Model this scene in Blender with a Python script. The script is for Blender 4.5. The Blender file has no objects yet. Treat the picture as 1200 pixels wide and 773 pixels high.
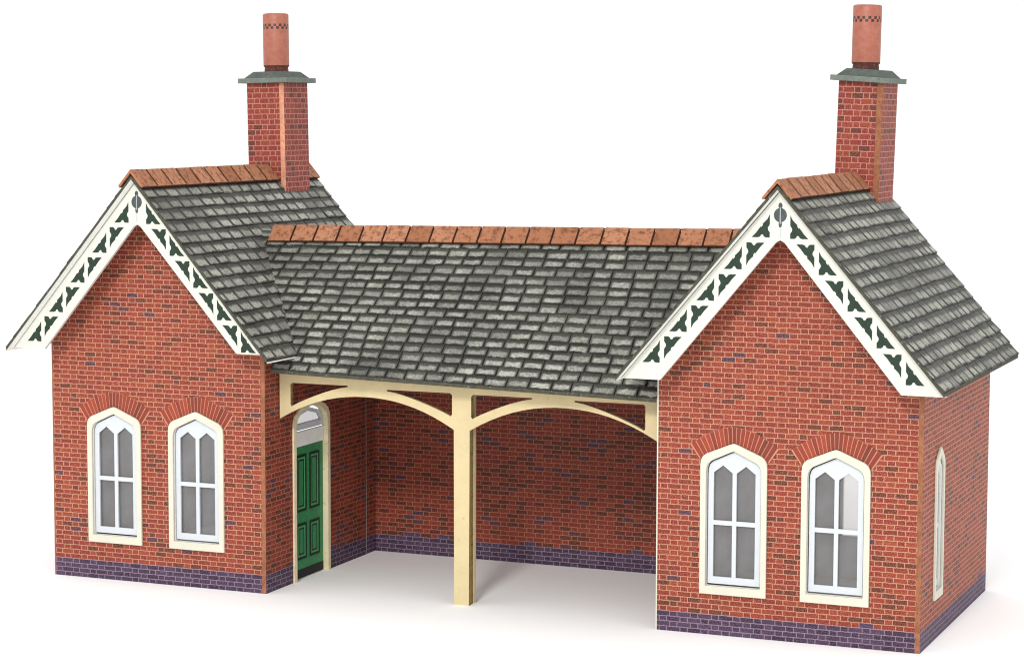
import bpy, math, random
from mathutils import Vector, Matrix
from mathutils.geometry import tessellate_polygon
random.seed(7)
sc = bpy.context.scene
C = sc.collection
sc.unit_settings.scale_length = 0.01          # one unit is a centimetre: a table-top card model
R = math.radians

# ------------------------------------------------------------------ materials
def new_mat(name):
    m = bpy.data.materials.new(name); m.use_nodes = True
    nt = m.node_tree
    return m, nt, nt.nodes['Principled BSDF']

class G:
    """small helper for writing node graphs"""
    def __init__(s, nt): s.nt = nt
    def n(s, t, **k):
        x = s.nt.nodes.new(t)
        for a, b in k.items(): setattr(x, a, b)
        return x
    def put(s, sock, v):
        if isinstance(v, bpy.types.NodeSocket): s.nt.links.new(v, sock)
        else: sock.default_value = v
    def m(s, op, a, b=None, c=None):
        x = s.n('ShaderNodeMath', operation=op); s.put(x.inputs[0], a)
        if b is not None: s.put(x.inputs[1], b)
        if c is not None: s.put(x.inputs[2], c)
        return x.outputs[0]
    def noise(s, vec, scale, detail=3, rough=.6):
        x = s.n('ShaderNodeTexNoise'); s.put(x.inputs['Vector'], vec)
        x.inputs['Scale'].default_value = scale; x.inputs['Detail'].default_value = detail; x.inputs['Roughness'].default_value = rough
        return x.outputs[0]
    def ramp(s, f, stops, interp='LINEAR'):
        x = s.n('ShaderNodeValToRGB'); s.put(x.inputs[0], f); r = x.color_ramp; r.interpolation = interp
        while len(r.elements) < len(stops): r.elements.new(.5)
        for e, (p, c) in zip(r.elements, stops):
            e.position = p; e.color = (*c, 1) if len(c) == 3 else c
        return x.outputs[0]
    def mix(s, f, a, b, mode='MIX'):
        x = s.n('ShaderNodeMix', data_type='RGBA', blend_type=mode)
        s.put(x.inputs[0], f)
        for i, v in ((6, a), (7, b)):
            if isinstance(v, tuple): v = (*v, 1) if len(v) == 3 else v
            s.put(x.inputs[i], v)
        return x.outputs[2]
    def smooth(s, v, lo, hi):
        x = s.n('ShaderNodeMapRange', interpolation_type='SMOOTHSTEP'); s.put(x.inputs[0], v)
        x.inputs[1].default_value = lo; x.inputs[2].default_value = hi
        return x.outputs[0]
    def bump(s, h, bsdf, strength, dist):
        x = s.n('ShaderNodeBump'); s.put(x.inputs['Height'], h); x.inputs['Strength'].default_value = strength; x.inputs['Distance'].default_value = dist
        s.nt.links.new(x.outputs[0], bsdf.inputs['Normal'])

def srgb(r, g, b):
    f = lambda c: (c/255/12.92 if c/255 <= .04045 else ((c/255+.055)/1.055)**2.4)
    return (f(r), f(g), f(b))

def plain(name, col, rough=.6, var=.12, scale=3.0, spec=.3, speck=None, bump=0.0):
    m, nt, b = new_mat(name); g = G(nt)
    tc = g.n('ShaderNodeTexCoord').outputs['Object']
    n = g.noise(tc, scale, 5, .65)
    dark = tuple(c*(1-var) for c in col); lite = tuple(min(1, c*(1+var)) for c in col)
    c = g.ramp(n, [(.3, dark), (.7, lite)])
    if speck:
        n2 = g.noise(tc, speck[0], 3, .7)
        c = g.mix(g.smooth(n2, speck[2], speck[2]+.12), c, speck[1])
    nt.links.new(c, b.inputs['Base Color'])
    b.inputs['Roughness'].default_value = rough; b.inputs['Specular IOR Level'].default_value = spec
    if bump: g.bump(g.noise(tc, scale*6, 4, .7), b, bump, .02)
    return m

def brick(name, base, plinth=True, dark=.12, blue=.03, course=.125, period=.53, mortar=srgb(192, 142, 116), mw=.019):
    m, nt, b = new_mat(name); g = G(nt)
    uv = g.n('ShaderNodeUVMap', uv_map='UVMap').outputs[0]
    wob = g.n('ShaderNodeTexNoise'); g.put(wob.inputs['Vector'], uv); wob.inputs['Scale'].default_value = 7.0; wob.inputs['Detail'].default_value = 3
    vm = g.n('ShaderNodeVectorMath', operation='MULTIPLY_ADD')
    g.put(vm.inputs[0], wob.outputs[1]); vm.inputs[1].default_value = (.036, .022, 0); g.put(vm.inputs[2], uv)
    sp = g.n('ShaderNodeSeparateXYZ'); g.put(sp.inputs[0], vm.outputs[0])
    u, v = sp.outputs[0], sp.outputs[1]
    rv = g.m('DIVIDE', v, course)
    row = g.m('FLOOR', rv); fv = g.m('FRACT', rv)
    odd = g.m('MODULO', g.m('ADD', row, 100.0), 2.0)
    uu = g.m('ADD', g.m('DIVIDE', u, period), g.m('MULTIPLY', odd, .5))
    cell = g.m('FLOOR', uu); t = g.m('FRACT', uu)
    isH = g.m('GREATER_THAN', t, .645)
    d = g.m('MINIMUM', g.m('MINIMUM', t, g.m('SUBTRACT', 1.0, t)), g.m('ABSOLUTE', g.m('SUBTRACT', t, .645)))
    d = g.m('MULTIPLY', d, period)
    dv = g.m('MULTIPLY', g.m('MINIMUM', fv, g.m('SUBTRACT', 1.0, fv)), course)
    dd = g.m('MINIMUM', d, dv)
    fine = g.noise(uv, 42, 2, .7)
    dd = g.m('ADD', dd, g.m('MULTIPLY', g.m('SUBTRACT', fine, .5), .022))
    face = g.smooth(dd, mw*.22, mw*.72)                   # 0 in the joint, 1 on the brick
    cv = g.n('ShaderNodeCombineXYZ'); g.put(cv.inputs[0], g.m('ADD', g.m('MULTIPLY', cell, 2.0), isH)); g.put(cv.inputs[1], row); cv.inputs[2].default_value = len(name)
    wn = g.n('ShaderNodeTexWhiteNoise'); g.put(wn.inputs[0], cv.outputs[0])
    r1 = wn.outputs[0]
    ws = g.n('ShaderNodeSeparateColor'); g.put(ws.inputs[0], wn.outputs[1]); r2, r3 = ws.outputs[0], ws.outputs[1]
    col = g.ramp(r1, [(0, (base[0]*.72, base[1]*.86, base[2]*.86)), (.3, (base[0]*.88, base[1]*.85, base[2]*.9)), (.6, base), (.85, (base[0]*1.1, base[1]*1.25, base[2]*1.1)), (1, (base[0]*1.15, base[1]*1.5, base[2]*1.15))])
    cc = g.n('ShaderNodeCombineXYZ'); g.put(cc.inputs[0], g.m('MULTIPLY', g.m('ADD', cell, g.m('MULTIPLY', isH, .6)), period)); g.put(cc.inputs[1], g.m('MULTIPLY', row, course)); cc.inputs[2].default_value = len(name)*3.7
    cl = g.noise(cc.outputs[0], .8, 3, .6)                           # dark and blue bricks come in clusters
    dth = g.m('MULTIPLY', g.m('MULTIPLY', g.smooth(cl, .3, .7), dark*2.4), g.m('SUBTRACT', 1.0, g.m('MULTIPLY', isH, .6)))
    col = g.mix(g.m('LESS_THAN', r2, dth), col, (base[0]*.46, base[1]*.82, base[2]*.85))
    cl2 = g.noise(cc.outputs[0], 1.3, 2, .5)
    bth = g.m('MULTIPLY', g.m('MULTIPLY', g.smooth(cl2, .52, .68), blue*6), g.m('SUBTRACT', 1.0, g.m('MULTIPLY', isH, .9)))
    blue_c = srgb(84, 55, 74)
    col = g.mix(g.m('LESS_THAN', r3, bth), col, blue_c)
    mcol = mortar
    if plinth:
        lim = g.m('ADD', 3.5, g.m('MULTIPLY', g.m('GREATER_THAN', r2, .84), 1.0))
        isP = g.m('LESS_THAN', row, lim)
        pc = g.ramp(r1, [(0, srgb(56, 40, 60)), (.5, srgb(72, 52, 76)), (1, srgb(84, 64, 90))])
        col = g.mix(isP, col, pc)
        mcol = g.mix(isP, (*mortar, 1), (*srgb(146, 126, 146), 1))
    spots = g.noise(uv, 30, 3, .75)
    col = g.mix(g.smooth(spots, .4, .64), col, g.mix(1.0, col, (.5, .46, .5), 'MULTIPLY'))
    hi = g.noise(uv, 44, 2, .6)
    col = g.mix(g.m('MULTIPLY', g.smooth(hi, .52, .66), .55), col, mcol)
    out = g.mix(face, mcol, col)
    big = g.noise(uv, .45, 4, .6)
    out = g.mix(1.0, out, g.ramp(big, [(.3, (.9, .88, .88)), (.7, (1, 1, 1))]), 'MULTIPLY')
    nt.links.new(out, b.inputs['Base Color'])
    b.inputs['Roughness'].default_value = .62; b.inputs['Specular IOR Level'].default_value = .25
    g.bump(g.m('ADD', face, g.m('MULTIPLY', spots, .5)), b, .25, .008)
    return m

RED = srgb(150, 57, 42)
M = {}
M['brick'] = brick('printed_brick', RED)
M['brick_chimney'] = brick('printed_chimney_brick', srgb(146, 56, 46), plinth=False, dark=.16, blue=.0, course=.15, period=.47, mortar=srgb(188, 130, 112), mw=.02)
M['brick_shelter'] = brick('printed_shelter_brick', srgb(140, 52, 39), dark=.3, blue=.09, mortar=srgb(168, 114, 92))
M['card_edge'] = plain('tinted_card_edge', srgb(150, 100, 74), .9, .28, 5, .1, (16, srgb(120, 70, 46), .56), .3)
M['card_edge_pale'] = plain('pale_card_edge', srgb(206, 146, 118), .9, .2, 5, .1, (16, srgb(160, 90, 70), .58), .3)
M['card_white'] = plain('white_card', srgb(240, 240, 236), .8, .05, 4, .2)
M['card_grey'] = plain('grey_card', srgb(150, 146, 142), .9, .1, 2, .15)
M['cream_white'] = plain('cream_white_trim', srgb(209, 207, 190), .6, .045, 2.2, .3, (9, srgb(196, 178, 128), .66))
M['barge_white'] = plain('white_trim', srgb(208, 209, 199), .55, .03, 1.2, .3)
M['sash_white'] = plain('white_sash', srgb(203, 208, 213), .5, .03, 2, .3)
M['leaf_green'] = plain('dark_green_print', srgb(34, 52, 40), .6, .25, 10, .3)
M['emblem_grey'] = plain('grey_print', srgb(70, 76, 76), .6, .2, 10, .3)
M['emblem_pale'] = plain('pale_grey_print', srgb(160, 166, 164), .6, .1, 10, .3)
M['door_cream'] = plain('aged_cream_trim', srgb(226, 212, 178), .65, .08, 3, .25, (9, srgb(196, 174, 122), .6))
M['cream'] = plain('cream_card', srgb(206, 189, 147), .65, .07, 1.6, .25, (7, srgb(200, 168, 104), .62), .1)
M['cream_edge'] = plain('cream_card_edge', srgb(150, 128, 84), .9, .25, 6, .1, (12, srgb(80, 64, 40), .55), .4)
M['door_green'] = plain('green_door_print', srgb(50, 134, 84), .5, .18, 5, .35, (30, srgb(24, 92, 54), .56))
M['door_dark'] = plain('dark_green_line', srgb(14, 44, 28), .6, .2, 8, .3)
M['door_light'] = plain('light_green_line', srgb(84, 160, 108), .6, .12, 8, .3)
M['pot_foot'] = plain('sooty_terracotta', srgb(84, 48, 40), .7, .35, 9, .3, (14, srgb(150, 90, 74), .56))
M['black'] = plain('black_print', srgb(28, 30, 28), .6, .2, 6, .3)
M['lead'] = plain('grey_green_stone_print', srgb(84, 92, 86), .8, .25, 5, .2, (14, srgb(60, 68, 62), .56), .3)
M['lead_light'] = plain('pale_stone_print', srgb(112, 119, 111), .8, .2, 5, .2, (14, srgb(92, 98, 90), .58), .3)
M['slate_edge'] = plain('slate_card_edge', srgb(74, 73, 62), .85, .3, 7, .2, (12, srgb(140, 140, 124), .6), .2)
M['slate_base'] = plain('slate_shadow_line', srgb(38, 37, 33), .8, .2, 6, .2)
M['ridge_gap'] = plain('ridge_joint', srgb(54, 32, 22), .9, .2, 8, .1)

def island_mat(name, stops, rough, nscale, sp_col, sp_th, spec=.3, bump=.2):
    m, nt, b = new_mat(name); g = G(nt)
    rnd = g.n('ShaderNodeNewGeometry').outputs['Random Per Island']
    c = g.ramp(rnd, stops)
    tc = g.n('ShaderNodeTexCoord').outputs['Object']
    n = g.noise(tc, nscale, 4, .75)
    c = g.mix(g.smooth(n, sp_th, sp_th+.2), c, sp_col)
    nt.links.new(c, b.inputs['Base Color'])
    b.inputs['Roughness'].default_value = rough; b.inputs['Specular IOR Level'].default_value = spec
    g.bump(n, b, bump, .02)
    return m
M['ridge'] = island_mat('terracotta_ridge', [(0, srgb(144, 92, 62)), (.5, srgb(160, 106, 76)), (1, srgb(174, 120, 90))], .75, 7, srgb(108, 66, 42), .46)
M['voussoir'] = island_mat('arch_brick', [(0, srgb(112, 54, 42)), (.4, srgb(142, 60, 43)), (1, srgb(158, 68, 48))], .65, 22, srgb(104, 48, 38), .5)
M['mortar'] = plain('mortar', srgb(190, 132, 108), .8, .1, 10, .2)

def slate():
    m, nt, b = new_mat('highlit_worn_slate'); g = G(nt)
    rnd = g.n('ShaderNodeNewGeometry').outputs['Random Per Island']
    uv = g.n('ShaderNodeUVMap', uv_map='UVMap').outputs[0]
    sp = g.n('ShaderNodeSeparateXYZ'); g.put(sp.inputs[0], uv)
    tc = g.n('ShaderNodeTexCoord').outputs['Object']
    wob = g.noise(tc, 5.5, 4, .7)
    base = g.ramp(rnd, [(0, srgb(46, 46, 42)), (.5, srgb(58, 58, 53)), (1, srgb(74, 74, 67))])
    # printed highlight and chalky wear in the colour, low on every slate, ragged
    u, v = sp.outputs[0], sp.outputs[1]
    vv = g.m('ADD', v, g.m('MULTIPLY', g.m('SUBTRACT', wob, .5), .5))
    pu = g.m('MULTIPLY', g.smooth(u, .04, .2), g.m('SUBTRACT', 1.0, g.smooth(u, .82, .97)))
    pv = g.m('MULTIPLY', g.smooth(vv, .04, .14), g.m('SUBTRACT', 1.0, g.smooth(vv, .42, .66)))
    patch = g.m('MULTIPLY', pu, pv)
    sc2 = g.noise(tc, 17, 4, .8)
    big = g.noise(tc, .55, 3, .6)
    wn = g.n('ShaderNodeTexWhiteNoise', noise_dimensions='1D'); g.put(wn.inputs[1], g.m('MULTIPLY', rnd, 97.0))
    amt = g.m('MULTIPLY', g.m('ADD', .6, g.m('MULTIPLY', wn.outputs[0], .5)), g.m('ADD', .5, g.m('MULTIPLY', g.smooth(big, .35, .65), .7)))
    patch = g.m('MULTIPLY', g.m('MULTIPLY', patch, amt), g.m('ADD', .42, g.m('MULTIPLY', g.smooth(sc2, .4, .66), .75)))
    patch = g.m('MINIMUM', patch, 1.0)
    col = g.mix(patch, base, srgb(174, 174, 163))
    col = g.mix(g.m('MULTIPLY', g.smooth(sc2, .56, .7), .55), col, srgb(40, 41, 38))
    col = g.mix(g.m('MULTIPLY', g.smooth(g.noise(tc, 30, 2, .7), .62, .72), .35), col, srgb(170, 170, 158))
    nt.links.new(col, b.inputs['Base Color'])
    b.inputs['Roughness'].default_value = .6; b.inputs['Specular IOR Level'].default_value = .3
    g.bump(sc2, b, .35, .02)
    return m
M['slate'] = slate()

def glass():
    m, nt, b = new_mat('hazy_acetate_glazing'); g = G(nt)
    tc = g.n('ShaderNodeTexCoord').outputs['Object']
    n = g.noise(tc, 1.1, 3, .6)
    df = g.n('ShaderNodeBsdfDiffuse'); g.put(df.inputs[0], g.ramp(n, [(.3, srgb(128, 125, 122)), (.7, srgb(154, 154, 157))]))
    tr = g.n('ShaderNodeBsdfTransparent'); tr.inputs[0].default_value = (.96, .95, .94, 1)
    gl = g.n('ShaderNodeBsdfGlossy'); gl.inputs['Roughness'].default_value = .08
    m1 = g.n('ShaderNodeMixShader'); m1.inputs[0].default_value = .5
    nt.links.new(tr.outputs[0], m1.inputs[1]); nt.links.new(df.outputs[0], m1.inputs[2])
    m2 = g.n('ShaderNodeMixShader'); m2.inputs[0].default_value = .05
    nt.links.new(m1.outputs[0], m2.inputs[1]); nt.links.new(gl.outputs[0], m2.inputs[2])
    nt.links.new(m2.outputs[0], nt.nodes['Material Output'].inputs[0])
    return m
M['glass'] = glass()

def pot_mat():
    m, nt, b = new_mat('terracotta_pot'); g = G(nt)
    uv = g.n('ShaderNodeUVMap', uv_map='UVMap').outputs[0]
    sp = g.n('ShaderNodeSeparateXYZ'); g.put(sp.inputs[0], uv)
    u, v = sp.outputs[0], sp.outputs[1]
    tc = g.n('ShaderNodeTexCoord').outputs['Object']
    n = g.noise(tc, 6, 4, .7)
    col = g.ramp(n, [(.3, srgb(148, 82, 64)), (.7, srgb(170, 102, 82))])
    # printed chequer band below the rim
    cu = g.m('FLOOR', g.m('MULTIPLY', u, 30.0)); cv = g.m('FLOOR', g.m('MULTIPLY', g.m('SUBTRACT', v, 1.2), 1/.075))
    chk = g.m('MODULO', g.m('ADD', cu, g.m('ADD', cv, 50.0)), 2.0)
    band = g.m('MULTIPLY', g.m('GREATER_THAN', v, 1.2), g.m('LESS_THAN', v, 1.35))
    col = g.mix(g.m('MULTIPLY', g.m('GREATER_THAN', chk, .5), band), col, srgb(56, 30, 26))
    nt.links.new(col, b.inputs['Base Color']); b.inputs['Roughness'].default_value = .5
    g.bump(g.noise(tc, 25, 3, .7), b, .12, .01)
    return m
M['pot'] = pot_mat()

# ------------------------------------------------------------------ mesh building
PIV = {}
class MB:
    def __init__(s): s.v = []; s.f = []; s.uv = []; s.mi = []; s.mats = []
    def mat(s, k):
        if k not in s.mats: s.mats.append(k)
        return s.mats.index(k)
    def face(s, pts, k, uv=None):
        pts = [Vector(p) for p in pts]
        if uv is None:
            n = Vector((0, 0, 0))
            for i in range(len(pts)):
                a, b = pts[i], pts[(i+1) % len(pts)]
                n += a.cross(b)
            ax = max(range(3), key=lambda i: abs(n[i]))
            uv = [((p.y, p.z), (p.x, p.z), (p.x, p.y))[ax] for p in pts]
        i0 = len(s.v); s.v += pts; s.f.append(list(range(i0, i0+len(pts)))); s.uv.append(list(uv)); s.mi.append(s.mat(k))
    def hexa(s, p, k, uvtop=None, kbot=None, kside=None):
        """p: 4 lower then 4 upper corners, both counter-clockwise seen from above; shared vertices so it is one island"""
        i0 = len(s.v); s.v += [Vector(q) for q in p]
        F = [((3, 2, 1, 0), kbot or k), ((4, 5, 6, 7), k), ((0, 1, 5, 4), kside or k), ((1, 2, 6, 5), kside or k), ((2, 3, 7, 6), kside or k), ((3, 0, 4, 7), kside or k)]
        for q, (idx, kk) in enumerate(F):
            s.f.append([i0+i for i in idx]); s.mi.append(s.mat(kk))
            if uvtop: s.uv.append(list(uvtop) if q == 1 else [(.5, .02)]*4)
            else:
                pts = [s.v[i0+i] for i in idx]
                n = (pts[1]-pts[0]).cross(pts[2]-pts[1]); ax = max(range(3), key=lambda i: abs(n[i]))
                s.uv.append([((a.y, a.z), (a.x, a.z), (a.x, a.y))[ax] for a in pts])
    def box(s, x0, x1, y0, y1, z0, z1, k, **kw):
        s.hexa([(x0, y0, z0), (x1, y0, z0), (x1, y1, z0), (x0, y1, z0), (x0, y0, z1), (x1, y0, z1), (x1, y1, z1), (x0, y1, z1)], k, **kw)
    def plate(s, outer, holes, fn, d0, d1, kf, kb=None, ke=None, kh=None):
        """flat plate of a 2-D outline with holes; fn(a, b, depth) -> point; d0 is the front"""
        loops = [outer]+list(holes); flat = [p for l in loops for p in l]
        tris = tessellate_polygon([[Vector((a, b, 0)) for a, b in l] for l in loops])
        ref = (Vector(fn(*flat[0], d0))-Vector(fn(*flat[0], d1)))
        for d, k, sg in ((d0, kf, 1), (d1, kb or kf, -1)):
            for t in tris:
                p = [Vector(fn(*flat[i], d)) for i in t]
                n = (p[1]-p[0]).cross(p[2]-p[0])
                if n.length < 1e-9: continue
                if n.dot(ref)*sg < 0: p.reverse()
                s.face(p, k)
        for li, l in enumerate(loops):
            area = sum(l[i][0]*l[(i+1) % len(l)][1]-l[(i+1) % len(l)][0]*l[i][1] for i in range(len(l)))
            for i in range(len(l)):
                a, b = l[i], l[(i+1) % len(l)]
                q = [fn(*a, d0), fn(*b, d0), fn(*b, d1), fn(*a, d1)]
                pv = [Vector(x) for x in q]; n = (pv[1]-pv[0]).cross(pv[2]-pv[1])
                mid = Vector(fn((a[0]+b[0])/2, (a[1]+b[1])/2, d0))
                e = (b[1]-a[1], a[0]-b[0]); sg = (1 if area > 0 else -1)*(1 if li == 0 else -1)
                out = Vector(fn((a[0]+b[0])/2+e[0]*sg, (a[1]+b[1])/2+e[1]*sg, d0))-mid
                if n.dot(out) < 0: q.reverse()
                s.face(q, (ke or kf) if li == 0 else (kh or ke or kf))
    def build(s, name, parent=None, pivot=None, bevel=0, smooth=False):
        lo = Vector([min(v[i] for v in s.v) for i in range(3)]); hi = Vector([max(v[i] for v in s.v) for i in range(3)])
        pv = Vector(pivot) if pivot else Vector(((lo.x+hi.x)/2, (lo.y+hi.y)/2, lo.z))
        me = bpy.data.meshes.new(name)
        me.from_pydata([v-pv for v in s.v], [], s.f)
        uvl = me.uv_layers.new(name='UVMap'); i = 0
        for fuv in s.uv:
            for q in fuv: uvl.data[i].uv = q; i += 1
        for k in s.mats: me.materials.append(M[k])
        for p, mi in zip(me.polygons, s.mi): p.material_index = mi; p.use_smooth = smooth
        o = bpy.data.objects.new(name, me); C.objects.link(o)
        if parent: o.parent = parent; o.location = pv-PIV[parent.name]
        else: o.location = pv
        PIV[o.name] = pv
        if bevel:
            b = o.modifiers.new('soft_edges', 'BEVEL'); b.width = bevel; b.segments = 2; b.limit_method = 'ANGLE'; b.angle_limit = R(40)
            w = o.modifiers.new('weld', 'WELD'); w.merge_threshold = 1e-4
            bpy.context.view_layer.objects.active = o
            o.modifiers.move(1, 0)
        return o

FR = lambda y: (lambda a, b, d: (a, y+d, b))        # plate facing -y; positive depth goes back
SIDE = lambda x: (lambda a, b, d: (x-d, a, b))      # plate facing +x
WEST = lambda x: (lambda a, b, d: (x+d, a, b))      # plate facing -x
BACK = lambda y: (lambda a, b, d: (a, y-d, b))

# ------------------------------------------------------------------ setting
def ground():
    m, nt, b = new_mat('white_studio_sheet'); g = G(nt)
    tc = g.n('ShaderNodeTexCoord').outputs['Object']
    nt.links.new(g.ramp(g.noise(tc, .05, 2, .5), [(.3, (.965, .965, .965)), (.7, (.975, .975, .975))]), b.inputs['Base Color'])
    b.inputs['Roughness'].default_value = .9; b.inputs['Specular IOR Level'].default_value = .1
    M['ground'] = m
    mb = MB(); mb.face([(-3000, -3000, 0), (3000, -3000, 0), (3000, 3000, 0), (-3000, 3000, 0)], 'ground')
    o = mb.build('ground', pivot=(0, 0, 0)); o['kind'] = 'structure'
    o['label'] = 'plain white studio surface under the model'
ground()

# ------------------------------------------------------------------ the model building
root = bpy.data.objects.new('railway_station_building', None); C.objects.link(root)
root.location = (11.84, 3.9, 0); PIV[root.name] = Vector(root.location)
root.empty_display_size = 2
root['label'] = 'red brick card model station with two gabled wings and a cream arched shelter between'
root['category'] = 'model building'

W, D, CX, T = 6.5, 7.8, 3.25, .12
ROOF_A, ROOF_S = 10.86, 1.17                        # ridge height and pitch of the roof's top surface

def arch(cx, hw, z0, zs, za, rnd=True):
    """pointed window outline, shoulders rounded, slightly soft apex"""
    h = [(hw, z0), (hw, zs-.20)]
    if rnd: h += [(hw*.985, zs-.08), (hw*.93, zs+.015), (hw*.83, zs+.085)]
    else: h += [(hw, zs)]
    h += [(hw*.12, za-.03), (0, za)] if rnd else [(0, za)]
    pts = [(cx+a, b) for a, b in h] + [(cx-a, b) for a, b in reversed(h[:-1])]
    return pts

HOLE = (.685, 1.2, 4.15, 4.49)
def window(x, y, flip=1, first=[None]):
    """cream surround, white sash of four lights, hazy glazing"""
    if first[0] is None:
        f = MB()
        inner = arch(0, *HOLE)
        f.plate(arch(0, .83, 1.0, 4.32, 4.68), [inner], FR(0), -.065, -.002, 'cream_white')
        w = f.build('window', root, pivot=(0, 0, 1.0), bevel=.012)
        s = MB()
        holes = []
        for sg in (-1, 1):
            xa, xb = sorted((sg*.05, sg*.52))
            holes.append([(xa, 1.42), (xb, 1.42), (xb, 2.68), (xa, 2.68)])
            holes.append([(xa, 2.79), (xb, 2.79), (xb, 3.95), ((xa+xb)/2, 4.13), (xa, 3.95)])
        s.plate(arch(0, .65, 1.25, 4.13, 4.46), holes, FR(0), .045, .10, 'sash_white')
        s.build('sash', w)
        gl = MB(); gl.face([(-.6, .125, 1.3), (.6, .125, 1.3), (.6, .125, 4.1), (0, .125, 4.4), (-.6, .125, 4.1)], 'glass')
        gl.build('glass', w)
        first[0] = w
        o = w
    else:
        src = first[0]; o = src.copy(); C.objects.link(o); o.parent = root
        for ch in src.children:
            c = ch.copy(); C.objects.link(c); c.parent = o
    o.location = Vector((x, y, 1.0))-PIV[root.name]
    return o

def voussoirs(parent, cx, y):
    mb = MB(); n = 19
    def inner(t):      # t -1..1 along the pointed head
        a = abs(t)
        return (cx+t*.84, 4.70-.34*a-(.09*max(0, a-.75)/.25))
    def outer(t):
        a = abs(t)
        return (cx+t*1.08, 5.08-.1*a-.36*a*a)
    mb2 = []
    for i in range(n):
        t0, t1 = -1+2*i/n, -1+2*(i+1)/n
        g = .09*(t1-t0)
        a, b, c, d = inner(t0+g), inner(t1-g), outer(t1-g), outer(t0+g)
        jit = random.uniform(-.012, .012)
        mb.hexa([(a[0], y-.009, a[1]), (b[0], y-.009, b[1]), (b[0], y-.003, b[1]), (a[0], y-.003, a[1]),
                 (d[0], y-.009, d[1]+jit), (c[0], y-.009, c[1]+jit), (c[0], y-.003, c[1]+jit), (d[0], y-.003, d[1]+jit)], 'voussoir')
    N = 24
    for i in range(N):
        t0, t1 = -1.02+2.04*i/N, -1.02+2.04*(i+1)/N
        p = [inner(t0), inner(t1), outer(t1), outer(t0)]
        mb.face([(q[0], y-.005, q[1]) for q in p], 'mortar')
    return mb.build('brick_arch', parent)

def slates(mb, P00, P10, P01, P11, course, width, off0, bounds=None, th=.05):
    """courses of lapped slates over a bilinear roof plane. P00/P10 eave ends, P01/P11 ridge ends.
    bounds(v) -> (u0, u1) clips a course."""
    P00, P10, P01, P11 = map(Vector, (P00, P10, P01, P11))
    L = ((P10-P00).length+(P11-P01).length)/2; H = ((P01-P00).length+(P11-P10).length)/2
    nrm = (P10-P00).cross(P01-P00).normalized()
    def at(u, v, h):
        return (P00*(1-u)+P10*u)*(1-v)+(P01*(1-u)+P11*u)*v+nrm*h
    nc = max(1, round(H/course)); cv = 1/nc
    for r in range(nc):
        v0 = r*cv; v1 = min(1.0, v0+cv*1.12)
        u0, u1 = bounds(v0+cv*.5) if bounds else (0, 1)
        w = width/L
        u = u0-w*((r % 2)*.5+random.uniform(0, .12))
        while u < u1:
            ww = w*random.uniform(.9, 1.1)
            a, b = max(u, u0), min(u+ww, u1)
            if b-a > .15*w:
                gp = .018/L
                a2, b2 = (a+gp if a > u0 else a), (b-gp if b < u1 else b)
                j = random.uniform(-.05, .05)*cv; hh = th+random.uniform(-.008, .012); tl = random.uniform(-.006, .006)
                va = max(0.0 if r else -.004, v0+j)
                ua, ub = (a2-u)/ww, (b2-u)/ww
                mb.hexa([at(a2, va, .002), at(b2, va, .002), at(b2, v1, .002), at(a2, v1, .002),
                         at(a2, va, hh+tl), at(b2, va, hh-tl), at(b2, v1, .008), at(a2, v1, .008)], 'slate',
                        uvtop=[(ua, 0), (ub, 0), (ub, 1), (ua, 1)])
            u += ww

def slab(mb, P00, P10, P01, P11, th, ktop='slate_base', kbot='card_white', kedge='slate_edge'):
    P = [Vector(p) for p in (P00, P10, P11, P01)]
    dn = Vector((0, 0, -th))
    mb.hexa([p+dn for p in P]+P, ktop, kbot=kbot, kside=kedge)

def ridge_run(mb, p0, p1, half, slope, seg, th=.06, white_end=False):
    """inverted-V clay ridge tiles from p0 to p1 (horizontal axis along x or y)"""
    p0, p1 = Vector(p0), Vector(p1); ax = (p1-p0).normalized(); L = (p1-p0).length
    side = Vector((ax.y, -ax.x, 0)).normalized()          # right-hand side of travel
    dvec = (side*1+Vector((0, 0, -slope))).normalized(); dvec2 = (-side+Vector((0, 0, -slope))).normalized()
    up = Vector((0, 0, th*1.25))
    n = max(1, round(L/seg))
    for i in range(n):
        a = p0+ax*(L*i/n+(.026 if i else 0)); b = p0+ax*(L*(i+1)/n-(.026 if i < n-1 else 0))
        lift = Vector((0, 0, random.uniform(-.008, .008)))
        i0 = len(mb.v)
        prof = []
        for q in (a, b):
            n1 = Vector((slope*side.x, slope*side.y, 1)).normalized()*th; n2 = Vector((-slope*side.x, -slope*side.y, 1)).normalized()*th
            prof.append([q+lift+dvec*half, q+lift, q+lift+dvec2*half, q+lift+dvec2*half+n2, q+lift+up+Vector((0,0,.012)), q+lift+dvec*half+n1])
        mb.v += prof[0]+prof[1]
        idx = [(0, 1, 7, 6), (1, 2, 8, 7), (2, 3, 9, 8), (3, 4, 10, 9), (4, 5, 11, 10), (5, 0, 6, 11), (0, 5, 4, 1), (1, 4, 3, 2), (6, 7, 10, 11), (7, 8, 9, 10)]
        for qi, q in enumerate(idx):
            mb.f.append([i0+k for k in q]); mb.uv.append([(0, 0)]*len(q)); mb.mi.append(mb.mat('card_white' if white_end and i == 0 and qi in (6, 7) else 'ridge'))
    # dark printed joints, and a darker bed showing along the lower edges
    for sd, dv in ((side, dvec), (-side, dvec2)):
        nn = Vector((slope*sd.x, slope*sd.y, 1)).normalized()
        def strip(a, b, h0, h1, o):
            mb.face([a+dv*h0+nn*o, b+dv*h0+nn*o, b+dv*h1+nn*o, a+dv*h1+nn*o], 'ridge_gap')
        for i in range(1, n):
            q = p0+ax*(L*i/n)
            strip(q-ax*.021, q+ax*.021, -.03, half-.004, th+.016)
        strip(p0+ax*.03, p1-ax*.03, .05, half+.035, th*.55)

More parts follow.
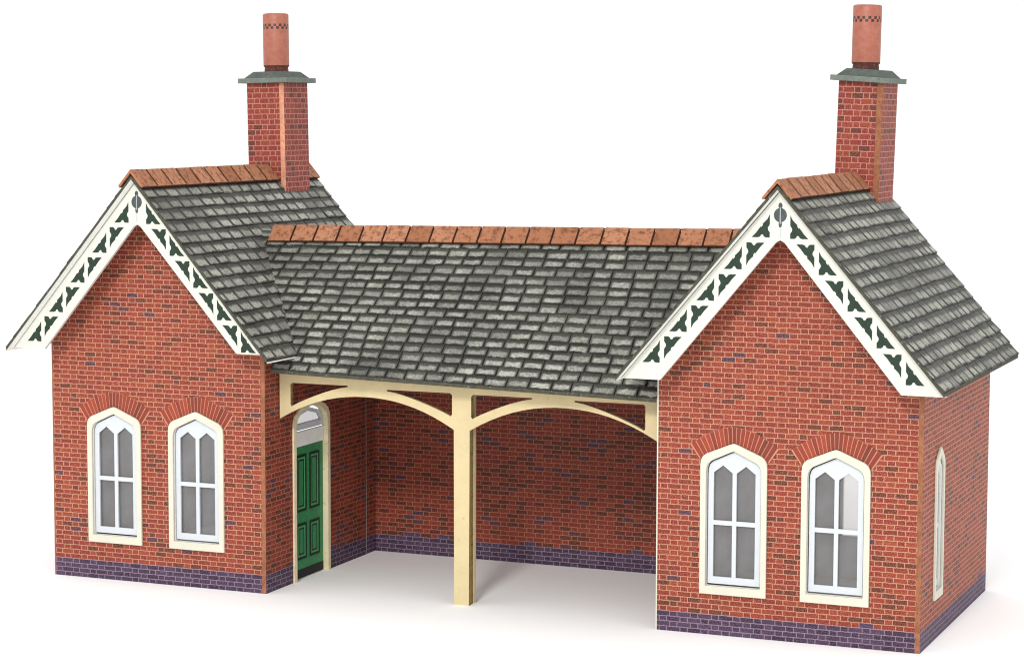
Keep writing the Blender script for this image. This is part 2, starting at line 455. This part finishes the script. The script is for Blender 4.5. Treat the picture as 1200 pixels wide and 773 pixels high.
LEAF = [(0, 1), (.13, .80), (.30, .66), (.39, .60), (.385, .53), (.46, .45), (.52, .46), (.60, .37), (.76, .20), (1, 0), (.66, .0), (.54, .03), (.47, .12), (.38, .13), (.32, .04), (.24, .0), (0, 0), (0, .22), (.09, .32), (.11, .42), (.05, .50), (0, .56)]
OLD_LEAF = [(0, 1), (.15, .74), (.36, .585), (.315, .45), (.46, .36), (.60, .30), (1, 0), (.62, .015), (.50, .085), (.375, .15), (.30, .05), (.17, .0), (0, 0), (0, .17), (.06, .30), (.15, .37), (.085, .50), (.015, .62)]

def trefoils(mb, xc, y, sgn, x1, z1, px, pz, la, lb):
    for i in range(5):
        X, Z = xc+sgn*(x1+px*i), z1-pz*i
        for kind in ((0, 1) if i < 4 else (0,)):
            if kind == 0: pts = [(X+sgn*a*la, Z+b*lb) for a, b in LEAF]
            else:
                # mirrored leaf: right angle at the top outer corner
                Xo, Zo = X+sgn*(la+(px-la)*.93), Z-.125
                Xo = X+sgn*(px-.11)
                pts = [(Xo-sgn*a*la, Zo-b*lb) for a, b in LEAF]
            mb.plate(pts, [], FR(y), -.006, .004, 'leaf_green')

def bargeboard(x0, y, zl, zr, tref):
    xc = x0+CX; hw = 3.93; za = 10.73
    def zo(x): return za-1.165*abs(x)
    mb = MB()
    outer = [(xc-hw, zl), (xc-2.9, zl), (xc-.10, 9.55), (xc, 9.60), (xc+.10, 9.55), (xc+2.9, zr), (xc+hw, zr), (xc, za)]
    outer = outer[:6]+[(xc+min(hw, (za-zr)/1.165), zr), (xc, za)]
    outer[0] = (xc-min(hw, (za-zl)/1.165), zl)
    mb.plate(outer, [], FR(y), 0, .1, 'barge_white')
    for sgn, (x1, z1, px, pz) in zip((-1, 1), tref): trefoils(mb, xc, y, sgn, x1, z1, px, pz, .43, .535)
    # roundel with a pale bar, and the scribed centre line below it
    ring = [(xc+.155*math.cos(a), 10.18+.165*math.sin(a)) for a in [i*math.pi/10 for i in range(20)]]
    mb.plate(ring, [], FR(y), -.006, .004, 'emblem_grey')
    for z0, z1, w in ((10.32, 10.47, .05), (9.90, 10.04, .042)):
        mb.plate([(xc-w*.6, z0), (xc+w*.6, z0), (xc+w, (z0+z1)/2), (xc+w*.7, z1-.02), (xc, z1), (xc-w*.7, z1-.02), (xc-w, (z0+z1)/2)], [], FR(y), -.008, .004, 'emblem_grey')
    mb.plate([(xc-.012, 9.98), (xc+.012, 9.98), (xc+.012, 10.36), (xc-.012, 10.36)], [], FR(y), -.011, .004, 'emblem_pale')
    mb.plate([(xc-.008, 9.66), (xc+.008, 9.66), (xc+.008, 9.88), (xc-.008, 9.88)], [], FR(y), -.003, .004, 'emblem_pale')
    return mb.build('bargeboard', root)

def wing(x0, y0, left):
    D = 8.5 if left else 7.8
    xc = x0+CX
    # front wall of printed brick card, let in between the side cards
    wl = lambda dx: 10.55-1.165*abs(dx)
    holes = [arch(x0+c, *HOLE) for c in (1.95, 4.45)]
    mb = MB()
    TL = .04 if left else .032
    outer = [(x0+TL, 0), (x0+W-T, 0), (x0+W-T, wl(CX-T)), (xc, wl(0)), (x0+TL, wl(CX-TL))]
    mb.plate(outer, holes, FR(y0), .004, .124, 'brick', 'card_grey', 'card_edge', 'card_white')
    fw = mb.build('front_wall', root)
    for c in (1.95, 4.45): voussoirs(fw, x0+c, y0)
    # back wall with two lights
    mb = MB()
    bholes = [arch(x0+c, *HOLE) for c in ((1.2, 3.15) if left else (3.34, 5.2))]
    mb.plate(outer, bholes, BACK(y0+D), .004, .124, 'brick', 'card_grey', 'card_edge', 'card_white')
    mb.build('back_wall', root)
    zt = 6.85
    # side walls: the cut card edge shows at each front corner
    if left:
        mb = MB(); mb.plate([(y0, 0), (y0+D, 0), (y0+D, zt), (y0, zt)], [], WEST(x0), 0, TL, 'brick', 'card_grey', 'card_edge'); mb.build('side_wall', root)
        hole = arch(y0+2.52, .99, .0, 4.42, 4.74)
        mb = MB()
        hp = door_outline(.93)
        out = [(y0, 0)]+[(hp[0][0], 0)]+hp[1:-1]+[(hp[-1][0], 0)]+[(5.90, 0), (5.90, zt), (y0, zt)]
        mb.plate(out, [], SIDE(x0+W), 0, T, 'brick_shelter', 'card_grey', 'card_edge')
        mb.box(x0+W-T, x0+W+.004, 5.905, 5.925, 0, 5.6, 'card_grey')
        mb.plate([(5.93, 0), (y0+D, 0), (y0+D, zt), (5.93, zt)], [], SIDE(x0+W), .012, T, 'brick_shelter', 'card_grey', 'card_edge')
        mb.build('side_wall', root)
    else:
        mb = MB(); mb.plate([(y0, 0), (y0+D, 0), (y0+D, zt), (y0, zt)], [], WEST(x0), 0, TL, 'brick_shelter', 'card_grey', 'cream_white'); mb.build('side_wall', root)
        mb = MB()
        h = arch(y0+1.72, *(.35, 1.2, 4.08, 4.42))
        mb.plate([(y0, 0), (y0+D, 0), (y0+D, zt), (y0, zt)], [h], SIDE(x0+W), 0, T, 'brick', 'card_grey', 'card_edge', 'card_white')
        mb.build('side_wall', root)
    # roof
    yf, yb = y0-1.12, y0+D+.22
    hw = 3.93; ze = ROOF_A-ROOF_S*hw
    for sgn in (-1, 1):
        e0, e1 = (xc+sgn*hw, yf, ze), (xc+sgn*hw, yb, ze)
        r0, r1 = (xc, yf, ROOF_A), (xc, yb, ROOF_A)
        mb = MB()
        if sgn > 0: a = (e0, e1, r0, r1)
        else: a = (e1, e0, r1, r0)
        slab(mb, *a, .09)
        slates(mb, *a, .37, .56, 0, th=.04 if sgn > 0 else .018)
        if left and sgn > 0:
            mb.box(e0[0]-.004, e0[0]+.012, yf, yb, ze-.08, ze-.048, 'card_white')
        mb.build('roof_slope', root)
    zr = ROOF_A+.075
    mb = MB()
    ridge_run(mb, (xc, yf-.03, zr), (xc, y0+6.22, zr), .50, ROOF_S, .74)
    ridge_run(mb, (xc, y0+7.72, zr), (xc, yb+.03, zr), .50, ROOF_S, .74)
    mb.build('ridge_tiles', root)
    # chimney astride the ridge
    tilt = R(-1.1) if left else R(1.6)
    base = Vector((xc-.02, y0+6.98, 9.6))
    rot = Matrix.Rotation(tilt, 4, 'Y')
    hx, hy = (.60, .72) if left else (.585, .80)
    zc0, zc1 = 9.6, 13.32
    mb = MB()
    e = .15
    bx, by = base.x, base.y
    mb.box(bx-hx, bx+hx-e, by-hy, by+hy, zc0, zc1+.03, 'brick_chimney')
    # the right-hand side card: printed face outside, raw edge to the front
    mb.hexa([(bx+hx-e, by-hy-.004, zc0), (bx+hx, by-hy-.004, zc0), (bx+hx, by+hy, zc0), (bx+hx-e, by+hy, zc0),
             (bx+hx-e, by-hy-.004, zc1), (bx+hx, by-hy-.004, zc1), (bx+hx, by+hy, zc1), (bx+hx-e, by+hy, zc1)], 'brick_chimney')
    ek = 'card_edge_pale' if left else 'card_edge'
    mb.box(bx+hx-e, bx+hx-.002, by-hy-.012, by-hy-.003, zc0, zc1-.01, ek)
    mb.v = [base+(rot @ (v-base)) for v in mb.v]
    ch = mb.build('chimney', root)
    mb = MB()
    o = .19
    mb.box(bx-hx-o, bx+hx+o, by-hy-o, by+hy+o, zc1, zc1+.14, 'lead_light')
    i = .06
    z0, z1 = zc1+.14, zc1+.33
    mb.hexa([(bx-hx-i, by-hy-i, z0), (bx+hx+i, by-hy-i, z0), (bx+hx+i, by+hy+i, z0), (bx-hx-i, by+hy+i, z0),
             (bx-hx+.14, by-hy+.14, z1), (bx+hx-.14, by-hy+.14, z1), (bx+hx-.14, by+hy-.14, z1), (bx-hx+.14, by+hy-.14, z1)], 'lead')
    if not left:
        tc_ = Vector((bx, by, zc1+.1)); r3 = Matrix.Rotation(R(2.2), 4, 'Y'); mb.v = [tc_+(r3 @ (v-tc_)) for v in mb.v]
    mb.v = [base+(rot @ (v-base)) for v in mb.v]
    mb.build('chimney_cap', ch, bevel=.015)
    mb = MB()
    px, N = bx+(-.0 if left else -.03), 40
    prof = [(.33, 13.58, 'pot_foot'), (.345, 13.64, 'pot_foot'), (.345, 13.70, 'pot_foot'), (.335, 13.77, 'pot_foot'), (.365, 13.80, 'pot_foot'), (.372, 13.83, 'pot'), (.372, 15.26, 'pot'), (.355, 15.30, 'pot'), (.31, 15.31, 'pot'), (.30, 15.28, 'black'), (.30, 14.5, 'black'), (0, 14.5, 'black')]
    base2 = Vector((px, by-.08, 0))
    vs = []
    for r, z, k in prof:
        vs.append([base2+Vector((r*math.cos(2*math.pi*q/N), r*math.sin(2*math.pi*q/N), z)) for q in range(N)])
    i0 = len(mb.v)
    for ring in vs: mb.v += ring
    for a in range(len(prof)-1):
        for q in range(N):
            q2 = (q+1) % N
            mb.f.append([i0+a*N+q, i0+a*N+q2, i0+(a+1)*N+q2, i0+(a+1)*N+q])
            za, zb = prof[a][1]-13.66, prof[a+1][1]-13.66
            mb.uv.append([(q/N, za), ((q+1)/N, za), ((q+1)/N, zb), (q/N, zb)]); mb.mi.append(mb.mat(prof[a][2]))
    b3 = Vector((base.x, base.y, base.z))
    mb.v = [b3+(Matrix.Rotation(tilt*.6, 4, 'Y') @ (v-b3)) for v in mb.v]
    p = mb.build('chimney_pot', ch, smooth=True)
    p.data.polygons.foreach_set('use_smooth', [True]*len(p.data.polygons))
    # windows
    for c in (1.95, 4.45): window(x0+c, y0)

def door_outline(k):
    """outline in (y, z) of the door opening, scaled about the door's middle: list from one foot to the other"""
    cy, hw = 2.55, k
    h = [(hw, 0), (hw, 4.05), (hw*.98, 4.22), (hw*.9, 4.38), (hw*.7, 4.52), (hw*.35, 4.63), (0, 4.66)]
    return [(cy-a, b) for a, b in h]+[(cy+a, b) for a, b in reversed(h[:-1])]

wing(0.0, 0.0, True)
wing(17.19, 0.1, False)
bargeboard(0.0, -.85, 6.24, 6.36, ((.25, 9.64, .685, .80), (.28, 9.62, .69, .805)))
bargeboard(17.19, -.75, 6.22, 6.14, ((.25, 9.66, .665, .757), (.24, 9.64, .69, .815)))
# side window of the right wing, its surround standing proud of the card
sw = window(0, 0)
sw.rotation_euler = (0, 0, R(90)); sw.location = Vector((17.19+W, .1+1.72, 1.0))-PIV[root.name]; sw.scale = (.52, 1.0, .99)

# ------------------------------------------------------------------ station door in the left wing's side
def door():
    x = W
    o_out = door_outline(1.05); o_in = door_outline(.91)
    ring = o_out+list(reversed(o_in))
    # lift the outer head a little so the surround keeps its width over the arch
    n = len(o_out)
    ring = [(a, b+(.11 if 0 < i < n-1 and b > 4.0 else 0)) if i < n else (a, b) for i, (a, b) in enumerate(ring)]
    mb = MB(); mb.plate(ring, [], SIDE(x), -.05, .13, 'door_cream')
    df = mb.build('door_frame', root)
    y0, y1 = 1.66, 3.44
    xd = x-.105
    mb = MB()
    mb.box(xd-.05, xd, y0, y1, .26, 3.58, 'door_green')
    mb.box(xd-.05, xd+.004, y0, y1, .02, .26, 'black')
    pw = .58
    for ya in (y0+.22, y0+.98):
        for za, zb in ((.52, 1.5), (1.82, 3.36)):
            yb = ya+pw
            mb.plate([(ya, za), (yb, za), (yb, zb), (ya, zb)], [[(ya+.07, za+.07), (yb-.07, za+.07), (yb-.07, zb-.07), (ya+.07, zb-.07)]], SIDE(xd), -.016, .01, 'door_dark')
            mb.plate([(ya+.07, za+.07), (yb-.07, za+.07), (yb-.07, zb-.07), (ya+.07, zb-.07)], [[(ya+.115, za+.115), (yb-.115, za+.115), (yb-.115, zb-.115), (ya+.115, zb-.115)]], SIDE(xd), -.008, .01, 'door_light')
            mb.plate([(ya+.13, za+.13), (yb-.13, za+.13), (yb-.13, zb-.13), (ya+.13, zb-.13)], [[(ya+.165, za+.165), (yb-.165, za+.165), (yb-.165, zb-.165), (ya+.165, zb-.165)]], SIDE(xd), -.006, .01, 'door_dark')
    dr = mb.build('door', root)
    mb = MB()
    N = 12
    for q in range(N):
        a0, a1 = 2*math.pi*q/N, 2*math.pi*(q+1)/N
        c = Vector((xd+.05, y0+.13, 1.64)); r = .045
        p0, p1 = Vector((0, r*math.cos(a0), r*math.sin(a0))), Vector((0, r*math.cos(a1), r*math.sin(a1)))
        mb.face([c+p0, c+p1, c+Vector((.012, 0, 0))], 'black'); mb.face([c+p0, c+p0*.5-Vector((.05, 0, 0)), c+p1*.5-Vector((.05, 0, 0)), c+p1], 'black')
    mb.build('door_knob', dr)
    # white board over the door and the arched light above it
    mb = MB(); mb.box(xd-.05, xd+.03, y0, y1, 3.595, 3.99, 'card_white'); mb.build('door_head_panel', root)
    yc = (y0+y1)/2
    out = [(y0, 4.03), (y1, 4.03), (y1, 4.1), (y1-.06, 4.3), (y1-.22, 4.46), (yc, 4.62), (y0+.22, 4.46), (y0+.06, 4.3), (y0, 4.1)]
    inn = [(y0+.11, 4.2), (y1-.14, 4.2), (y1-.16, 4.25), (y1-.3, 4.38), (yc, 4.51), (y0+.27, 4.4), (y0+.13, 4.27)]
    mb = MB(); mb.plate(out, [inn], SIDE(xd), -.02, .05, 'sash_white'); fl = mb.build('fanlight', root)
    mb = MB(); mb.face([(xd-.03, a, b) for a, b in out], 'glass'); mb.build('glass', fl)
door()

# ------------------------------------------------------------------ shelter between the wings
X2 = 17.19
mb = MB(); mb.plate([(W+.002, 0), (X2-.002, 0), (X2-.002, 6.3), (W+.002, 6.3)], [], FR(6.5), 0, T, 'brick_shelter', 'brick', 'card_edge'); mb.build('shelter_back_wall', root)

# roof of the shelter: slightly sagging to the right like the card in the photograph
ye, yr, yk = .12, 3.3, 6.75
zeL, zeR, zrL, zrR = 5.88, 5.65, 9.31, 9.45
xa, xb = 4.2, 19.6
def lerp(a, b, t): return a+(b-a)*t
def edge(x, z0, z1): return lerp(z0, z1, (x-W)/(X2-W))
P00, P10 = (xa, ye, edge(xa, zeL, zeR)), (xb, ye, edge(xb, zeL, zeR))
P01, P11 = (xa, yr, edge(xa, zrL, zrR)), (xb, yr, edge(xb, zrL, zrR))
def mid_bounds(v):
    zz = lerp(5.62, 9.3, v)
    xl = 3.25+(ROOF_A-zz)/ROOF_S-.12        # just inside the wing's roof surface
    xr = 20.44-(ROOF_A-zz)/ROOF_S+.12
    if zz < 6.22: xl, xr = 6.62, X2-.03
    L = xb-xa
    return ((max(xl, 4.2)-xa)/L, (min(xr, xb)-xa)/L)
def mid_slope(front):
    mb = MB(); n = 18
    def pt(u, v):
        q = Vector(P00)*(1-u)*(1-v)+Vector(P10)*u*(1-v)+Vector(P01)*(1-u)*v+Vector(P11)*u*v
        if not front: q.y = yk-(q.y-ye)*(yk-yr)/(yr-ye)
        return q
    for i in range(n):
        v0, v1 = i/n, (i+1)/n
        a0, b0 = mid_bounds(v0+.001); a1, b1 = mid_bounds(v1-.001)
        if i == 2: pass
        q = [pt(a0, v0), pt(b0, v0), pt(b1, v1), pt(a1, v1)]
        if not front: q.reverse()
        dn = Vector((0, 0, -.09))
        mb.face(q, 'slate_base'); mb.face([p+dn for p in reversed(q)], 'card_grey')
        if i == 0: mb.face([pt(a0, 0)+dn, pt(b0, 0)+dn, pt(b0, 0), pt(a0, 0)], 'slate_edge')
        mb.face([pt(a0, v0)+dn, pt(a0, v0), pt(a1, v1), pt(a1, v1)+dn], 'card_white'); mb.face([pt(b0, v0), pt(b0, v0)+dn, pt(b1, v1)+dn, pt(b1, v1)], 'card_white')
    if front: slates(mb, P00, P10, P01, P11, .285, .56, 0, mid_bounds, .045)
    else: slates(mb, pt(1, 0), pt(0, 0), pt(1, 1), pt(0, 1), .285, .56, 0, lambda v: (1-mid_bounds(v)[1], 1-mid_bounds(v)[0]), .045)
    mb.build('roof_slope', root)
mid_slope(True); mid_slope(False)
mb = MB()
rz = lambda x: edge(x, zrL, zrR)+.075
ridge_run(mb, (5.02, yr, rz(5.02)), (18.75, yr, rz(18.75)), .48, 1.1, .70, white_end=True)
mb.build('ridge_tiles', root)

# cream arched screen carrying the eave, and its middle post
def canopy():
    yF = .75
    def curve(p0, p1, rise, n=18):
        """shallow arch from p0 to p1 that tops out `rise` above the chord"""
        out = []
        for i in range(n+1):
            t = i/n; x = lerp(p0[0], p1[0], t); z = lerp(p0[1], p1[1], t)+rise*(1-abs(2*t-1)**2.1)
            out.append((x, z))
        return out
    a1 = curve((6.53, 4.52), (11.52, 4.50), .70); a2 = curve((11.96, 4.50), (17.16, 4.40), .76)
    outer = [(6.53, 5.72)]+a1+[(11.53, 0), (11.94, 0)]+a2+[(17.16, 5.62)]
    def spandrel(xv, zt, xe, zc, other):
        """curved triangle: vertical side at xv, tip at xe"""
        pts = []
        n = 8
        for i in range(n+1):
            t = i/n; x = lerp(xv, xe, t)
            z = lerp(zc, zt-.035, 1-(1-t)**1.35)
            pts.append((x, z))
        s = 1 if xe > xv else -1
        return [(xv, zt-.05), (xv, zc+.05), (xv+s*.03, zc)]+pts[1:]+[(xe-s*.0, zt), (xv+s*.05, zt)]
    holes = [spandrel(6.85, 5.48, 8.52, 4.86, 0), spandrel(11.47, 5.43, 9.64, 4.84, 0), spandrel(12.00, 5.42, 13.66, 4.80, 0), spandrel(16.66, 5.41, 14.80, 4.76, 0)]
    mb = MB(); mb.plate(outer, holes, FR(yF), 0, .13, 'cream', 'cream', 'cream_edge', 'cream_edge')
    mb.build('canopy_frame', root)
    mb = MB()
    mb.box(11.55, 11.915, yF+.132, yF+.34, 0, 5.4, 'cream_edge')
    mb.box(11.53, 11.94, yF+.342, yF+.46, 0, 5.42, 'cream')
    mb.build('post', root)
canopy()

# ------------------------------------------------------------------ light, camera
w = bpy.data.worlds.new('World'); sc.world = w; w.use_nodes = True
bg = w.node_tree.nodes['Background']; bg.inputs[0].default_value = (1, 1, 1, 1); bg.inputs[1].default_value = 1.15
ld = bpy.data.lights.new('studio_softbox', 'AREA'); ld.shape = 'DISK'; ld.size = 17
lo = bpy.data.objects.new('studio_softbox', ld); C.objects.link(lo)
tgt = Vector((11.8, 2, 4)); az = Vector((.165, -.985, 0)).normalized(); el = R(32); dist = 95
lo.location = tgt+az*math.cos(el)*dist+Vector((0, 0, math.sin(el)*dist))
lo.rotation_euler = (tgt-lo.location).to_track_quat('-Z', 'Y').to_euler()
ld.energy = 1.5*math.pi*dist*dist; ld.color = (1, .985, .96)

cam = bpy.data.cameras.new('camera'); co = bpy.data.objects.new('camera', cam); C.objects.link(co)
yaw, pitch, roll = -0.3943, 0.0953, 0.0025
v = (35.2486, -52.4468, 12.6126)
fw = Vector((math.sin(yaw)*math.cos(pitch), math.cos(yaw)*math.cos(pitch), -math.sin(pitch)))
rt = Vector((math.cos(yaw), -math.sin(yaw), 0)); up = rt.cross(fw)
r2 = rt*math.cos(roll)+up*math.sin(roll); u2 = -rt*math.sin(roll)+up*math.cos(roll)
mw = Matrix((r2, u2, -fw)).transposed().to_4x4(); mw.translation = Vector(v)
co.matrix_world = mw
cam.sensor_width = 36; cam.lens = 81.36; cam.clip_start = 1; cam.clip_end = 10000
sc.camera = co
sc.view_settings.view_transform = 'Standard'; sc.view_settings.look = 'None'; sc.view_settings.exposure = 0; sc.view_settings.gamma = 1
sc.cycles.use_denoising = True; sc.cycles.filter_width = 1.1
sc.cycles.max_bounces = 8; sc.cycles.transparent_max_bounces = 16
